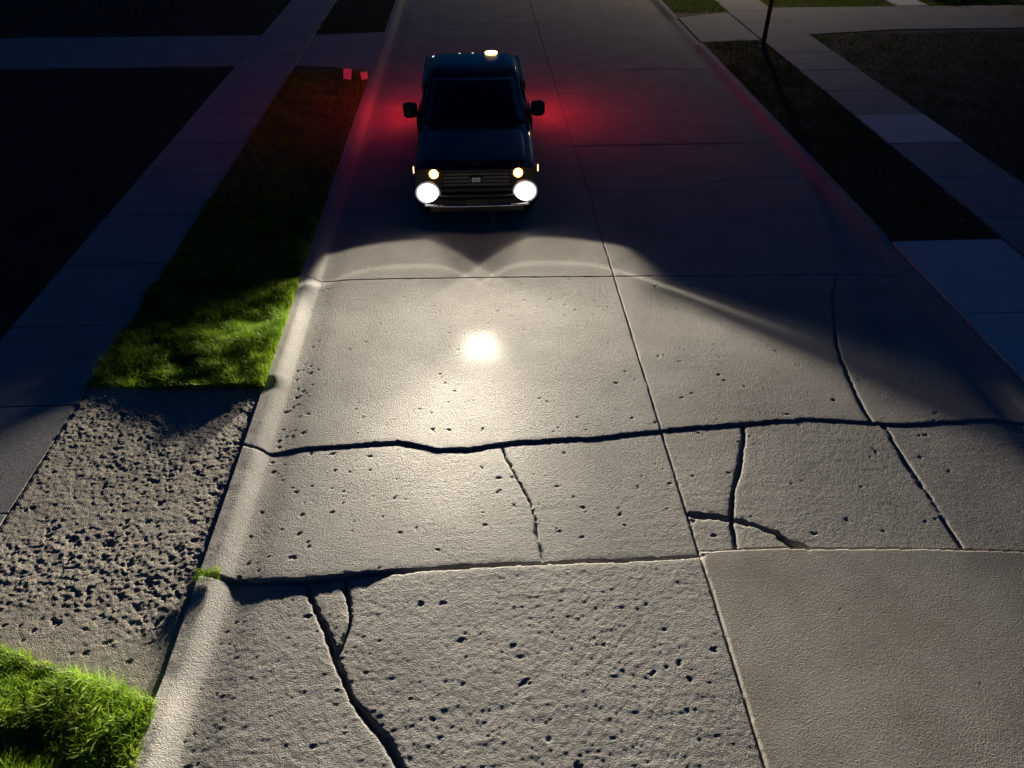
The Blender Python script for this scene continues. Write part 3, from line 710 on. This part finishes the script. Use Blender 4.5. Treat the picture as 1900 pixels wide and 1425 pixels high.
def gobo(light, sgn):
    """beam pattern of a low-beam headlamp: bright towards the horizon, limited sideways, with the reflector's bright rim line"""
    light.use_nodes = True; nt = light.node_tree; N = nt.nodes; N.clear()
    tc = N.new('ShaderNodeTexCoord'); sp = N.new('ShaderNodeSeparateXYZ'); nt.links.new(tc.outputs['Normal'], sp.inputs[0])
    x, y, z = (E(nt, sp.outputs[i]) for i in range(3))
    zz = z.abs().max(.02)
    u = x / zz * GSX * sgn          # sideways, positive = outwards
    v = y / zz * GSY                # downwards positive
    av = v.max(.055)
    g = ((u * u + v * v + 1.0) ** 1.5) / (av ** 3.0)            # undo distance and slant so the road is lit evenly
    prof = (v.ss(.075, .31) * .79 + .21) * (v.ss(.02, .06))
    prof = prof * (v.ss(.78, .50) * .10 + .95)
    inner = (u * -1.0)
    bz = (v.max(.02) ** -1.0) * .66       # metres ahead on the road
    ax = u * bz                                                                    # metres sideways on the road
    isout = u.gt(0.0)
    dzm = ((ax * ax * .18) + .15) * isout + ((ax * ax * 1.75 + .045) ** .5) * (1.0 - isout)
    near = v.ss(.28, .46)
    nearf = (bz - dzm).ss(-.04, .13)
    uw = u - (v - .25).max(0.0) * 2.0
    win = uw.ss(1.02, .76) * (inner.ss(1.25, .0) * (1.0 - near) + near * nearf * (1.0 - inner.ss(.05, .5) * .42))
    n2 = v.ss(.22, .34)
    win = win * (ax.ss(2.15, 1.15) * n2 + (1.0 - n2))
    win = win * (1.0 - u.ss(.18, .62) * v.ss(.20, .09) * .42)
    dim = u.ss(1.35, .9) * inner.ss(.9, .7) * .10
    q_out = ((v / .62) ** 4.0 + (u.max(0.0) / 1.08) ** 4.0) ** .25
    q_in = ((v / .62) ** 2.0 + (inner.max(0.0) / .62) ** 2.0) ** .5
    q = q_out * isout + q_in * (1.0 - isout)
    line = (((q - 1.0) / .035) ** 2.0 * -1.0).exp() * .75 * v.ss(.17, .42) * inner.ss(.52, .40)
    uo, vo = (-.245, .205)
    hot = (((u - uo) / .065) ** 2.0 * -1.0 - (((v - vo) / .017) ** 2.0)).exp() * 2.0
    uo2 = -.085 if sgn > 0 else -.245
    warm = (((u - uo2) / .20) ** 2.0 * -1.0 - (((v - .145) / .035) ** 2.0)).exp() * .62
    tot = 1.12 * (prof * (win.max(dim)) + line * prof.max(.3) + hot + warm) * g * .00055
    em = N.new('ShaderNodeEmission'); em.inputs['Color'].default_value = (1, .915, .77, 1)
    nt.links.new(tot.s, em.inputs['Strength'])
    out = N.new('ShaderNodeOutputLight'); nt.links.new(em.outputs[0], out.inputs[0])
GSX, GSY = 1.0, -1.0
for s in (-1, 1):
    hl = loft('headlight', [[Vector((s * (.775 + x * k), y + .12 * max(0, x) , .80 + z * k)) for x, z in ((-.20, -.24), (.13, -.25), (.19, -.15), (.18, .20), (.12, .25), (-.17, .25), (-.21, .18))] for y, k in ((.20, 1.0), (.075, 1.0), (.060, .96))], 'dark_trim', truck, smooth=False)
    ln = lathe('lens', [(.150, .0), (.148, -.02), (.120, -.042), (.05, -.055)], 'head_lens', hl, axis='Y', n=28, loc=(s * HX, .06, HZ)); ln.scale = (1.08, 1, 1.0)
    rb = lathe('bloom_ring', [(.205, .0), (.198, -.012), (.16, -.006)], 'bloom_glow', hl, axis='Y', n=28, loc=(s * HX, .058, HZ)); rb.scale = (1, 1, .95)  # added ring, its glow imitates lens bloom around the headlight
    am = lathe('turn_signal', [(.072, 0), (.068, -.018), (.03, -.028)], 'amber_lens', hl, axis='Y', n=22, loc=(s * .655, .06, .965))
    box('side_marker', (s * .985, .33, .93), (.016, .05, .10), 'marker_lens', hl, .004)
    lt = bpy.data.lights.new('headlamp_beam', 'SPOT'); lt.energy = HEAD_POWER; lt.spot_size = R(172); lt.spot_blend = 0.02; lt.shadow_soft_size = .045
    lo = bpy.data.objects.new('headlamp_beam', lt); col.objects.link(lo); lo.parent = truck; lo.location = (s * HX, -.03, HZ); lo.rotation_euler = (R(90), 0, R(180))
    gobo(lt, -s)      # lamp's own x runs against the truck's x
# wheels
for s in (-1, 1):
    for y in (.98, 4.72):
        w = lathe('wheel', [(.20, -.115), (.36, -.115), (.395, -.085), (.40, -.03), (.40, .03), (.395, .085), (.36, .115), (.20, .115)], 'rubber', truck, axis='X', n=36, loc=(s * .86, y, .40))
        lathe('rim', [(.255, s * .05), (.25, s * .118), (.22, s * .10), (.07, s * .085), (.05, s * .12)], 'alloy', w, axis='X', n=24)

# ------------------------------------------------------------------ small lawn signs lit by the tail lights
def lawn_sign(px, py, w, h, tilt, label):
    base = gp(px, py + 14, .08)
    o = empty('lawn_sign', (base.x, base.y, .075), R(8)); tag(o, label, 'sign', 'small signs on the left verge')
    box('sign_face', (0, 0, .24), (w, .006, h), 'sign_white', o, .002, Euler((R(-6), R(tilt), 0)))
    for dx in (-.05, .05): tube('wire_leg', [(dx, .004, -.01), (dx, .006, .20)], .004, 'steel_post', o, 6)
lawn_sign(647, 142, .19, .24, 8, 'larger tilted small square sign on the far left verge, glowing red')
lawn_sign(678, 145, .165, .17, -4, 'smaller upright square sign nearest the left kerb, glowing red')

# ------------------------------------------------------------------ post at the far right corner
pb = gp(1415, 88, .08)
post = empty('slim_post', (pb.x, pb.y, .07)); tag(post, 'slim dark post at the far corner of the right verge by the driveway', 'post')
tube('shaft', [(0, 0, 0), (0, 0, 1.2), (0, 0, 3.4)], [.065, .055, .045], 'steel_post', post, 14)
lathe('base_plate', [(.13, 0), (.13, .02), (.08, .05)], 'steel_post', post, n=18)
lathe('band', [(.0605, .95), (.062, 1.0), (.0605, 1.05)], 'band_red', post, n=18)
lathe('cap', [(.05, 3.4), (.06, 3.43), (.04, 3.5), (.01, 3.54)], 'steel_post', post, n=14)

# ------------------------------------------------------------------ street lamp further down the road (its reflection shows on the truck's roof)
lamp = empty('street_lamp', (12.6, 35.5, .07)); tag(lamp, 'tall street lamp beyond the far right driveway, above the picture', 'street lamp')
tube('pole', [(0, 0, 0), (0, 0, 3), (0, 0, 6.4)], [.09, .075, .06], 'steel_post', lamp, 12)
tube('arm', [(0, 0, 6.3), (-.3, 0, 6.6), (-.9, 0, 6.75), (-1.6, 0, 6.75)], .035, 'steel_post', lamp, 10)
hd = box('lamp_head', (-1.8, 0, 6.75), (.6, .26, .12), 'steel_post', lamp, .03); box('lamp_glass', (-1.85, 0, 6.68), (.42, .2, .05), 'lamp_glow', hd, .015)
sl = bpy.data.lights.new('street_light', 'SPOT'); sl.energy = STREET_POWER; sl.color = (1.0, .80, .55); sl.spot_size = R(165); sl.spot_blend = .4; sl.shadow_soft_size = .15
slo = bpy.data.objects.new('street_light', sl); col.objects.link(slo); slo.parent = lamp; slo.location = (-1.85, 0, 6.62)

# ------------------------------------------------------------------ shrubs and a parked car in the top right corner
def shrub(name, loc, r, h, mat, label, seed, n=900):
    o = empty(name, loc); tag(o, label, 'shrub', 'shrubs by the far right driveway'); q = np.random.default_rng(seed)
    for k in range(4):
        a = q.uniform(0, 6.28); tube('stem', [(0, 0, 0), (.4 * r * math.cos(a), .4 * r * math.sin(a), h * .7)], [.02, .008], 'bark', o, 6)
    p = q.normal(size=(n, 3)); p /= np.linalg.norm(p, axis=1)[:, None]; rad = q.uniform(.45, 1, n) ** .6 * (1 + .35 * np.sin(5 * p[:, 0] + seed) * np.cos(4 * p[:, 1]))
    c = p * rad[:, None] * np.array([r, r, h * .5]) + np.array([0, 0, h * .52]); c[:, 2] = np.maximum(c[:, 2], .03)
    a = q.normal(size=(n, 3)); a /= np.linalg.norm(a, axis=1)[:, None]; b = np.cross(a, q.normal(size=(n, 3))); b /= np.linalg.norm(b, axis=1)[:, None]
    s = q.uniform(.03, .06, n)[:, None]
    V = np.stack([c - a * s, c + b * s * .5, c + a * s, c - b * s * .5], 1).reshape(-1, 3)
    link('foliage', np_mesh('foliage', V, np.arange(n * 4).reshape(-1, 4)), mat, o)
shrub('shrub', (15.9, 27.55, .075), .42, .55, 'leaf_green', 'dark green shrub just right of the pale garden path', 1)
shrub('shrub', (16.75, 27.5, .075), .38, .45, 'leaf_green', 'low dark shrub between the green and the reddish shrub', 2)
shrub('shrub', (17.5, 27.7, .075), .45, .6, 'leaf_red', 'reddish brown shrub at the top right by the driveway', 3)

car = empty('parked_car', (17.45, 25.55, .10), R(-90)); tag(car, 'blue car parked on the driveway, cut off by the top right corner', 'car')
# local: -y... front at y=0 facing -X in the world after the turn; car runs along local +y
def cring(y, w, zb, zt): return mirror_ring([(0, y, zb), (w * .85, y, zb), (w, y, zb + .12), (w, y, zt - .14), (w * .92, y, zt - .03), (w * .6, y, zt), (0, y, zt + .015)])
loft('body', [cring(0, .66, .34, .62), cring(.08, .78, .25, .70), cring(.4, .87, .2, .76), cring(1.2, .9, .2, .90), cring(3.4, .9, .2, .93), cring(4.2, .86, .24, .90), cring(4.45, .75, .32, .84)], 'paint_blue', car, sub=2)
CZ = [(.88, 1.15, 4.1, .82), (1.15, 1.75, 3.75, .72), (1.36, 2.1, 3.45, .62), (1.42, 2.4, 3.2, .5), (1.43, 2.6, 3.0, .3)]
loft('cabin', [cring_ for cring_ in [cab_ring(z, a, b, w, 32, 4.0, .06) for z, a, b, w in CZ]], 'paint_blue', car)
loft('window_band', [cab_ring(z, a - .006, b + .006, w + .006, 32, 4.0, .06) for z, a, b, w in ((.95, 1.32, 4.0, .795), (1.15, 1.75, 3.75, .72), (1.30, 2.0, 3.54, .653))], 'glass_dark', car, cap=False)
box('bumper', (0, .03, .36), (1.3, .16, .16), 'dark_trim', car, .04)
for s in (-1, 1):
    box('headlight', (s * .62, .12, .60), (.24, .16, .11), 'clear_lens', car, .03)
    box('mirror', (s * .95, 1.55, .97), (.16, .1, .12), 'paint_blue', car, .03)
    for y in (.85, 3.55):
        w = lathe('wheel', [(.17, -.1), (.29, -.1), (.315, -.06), (.315, .06), (.29, .1), (.17, .1)], 'rubber', car, axis='X', n=28, loc=(s * .80, y, .315))
        lathe('rim', [(.20, s * .06), (.19, s * .104), (.06, s * .09), (.04, s * .10)], 'alloy', w, axis='X', n=20)

# fallen leaves on the right verge
lf = gp(1785, 411, .15)
bm = bmesh.new(); vs = [bm.verts.new(p) for p in ((-.05, 0, 0), (-.02, .03, .012), (.03, .028, .02), (.06, 0, .03), (.03, -.028, .02), (-.02, -.03, .012))]; bm.faces.new(vs)
o = bm_obj('fallen_leaf', bm, 'dry_leaf'); o.location = lf; tag(o, 'single brown fallen leaf on the dark right verge', 'leaf')
md = o.modifiers.new('thick', 'SOLIDIFY'); md.thickness = .002
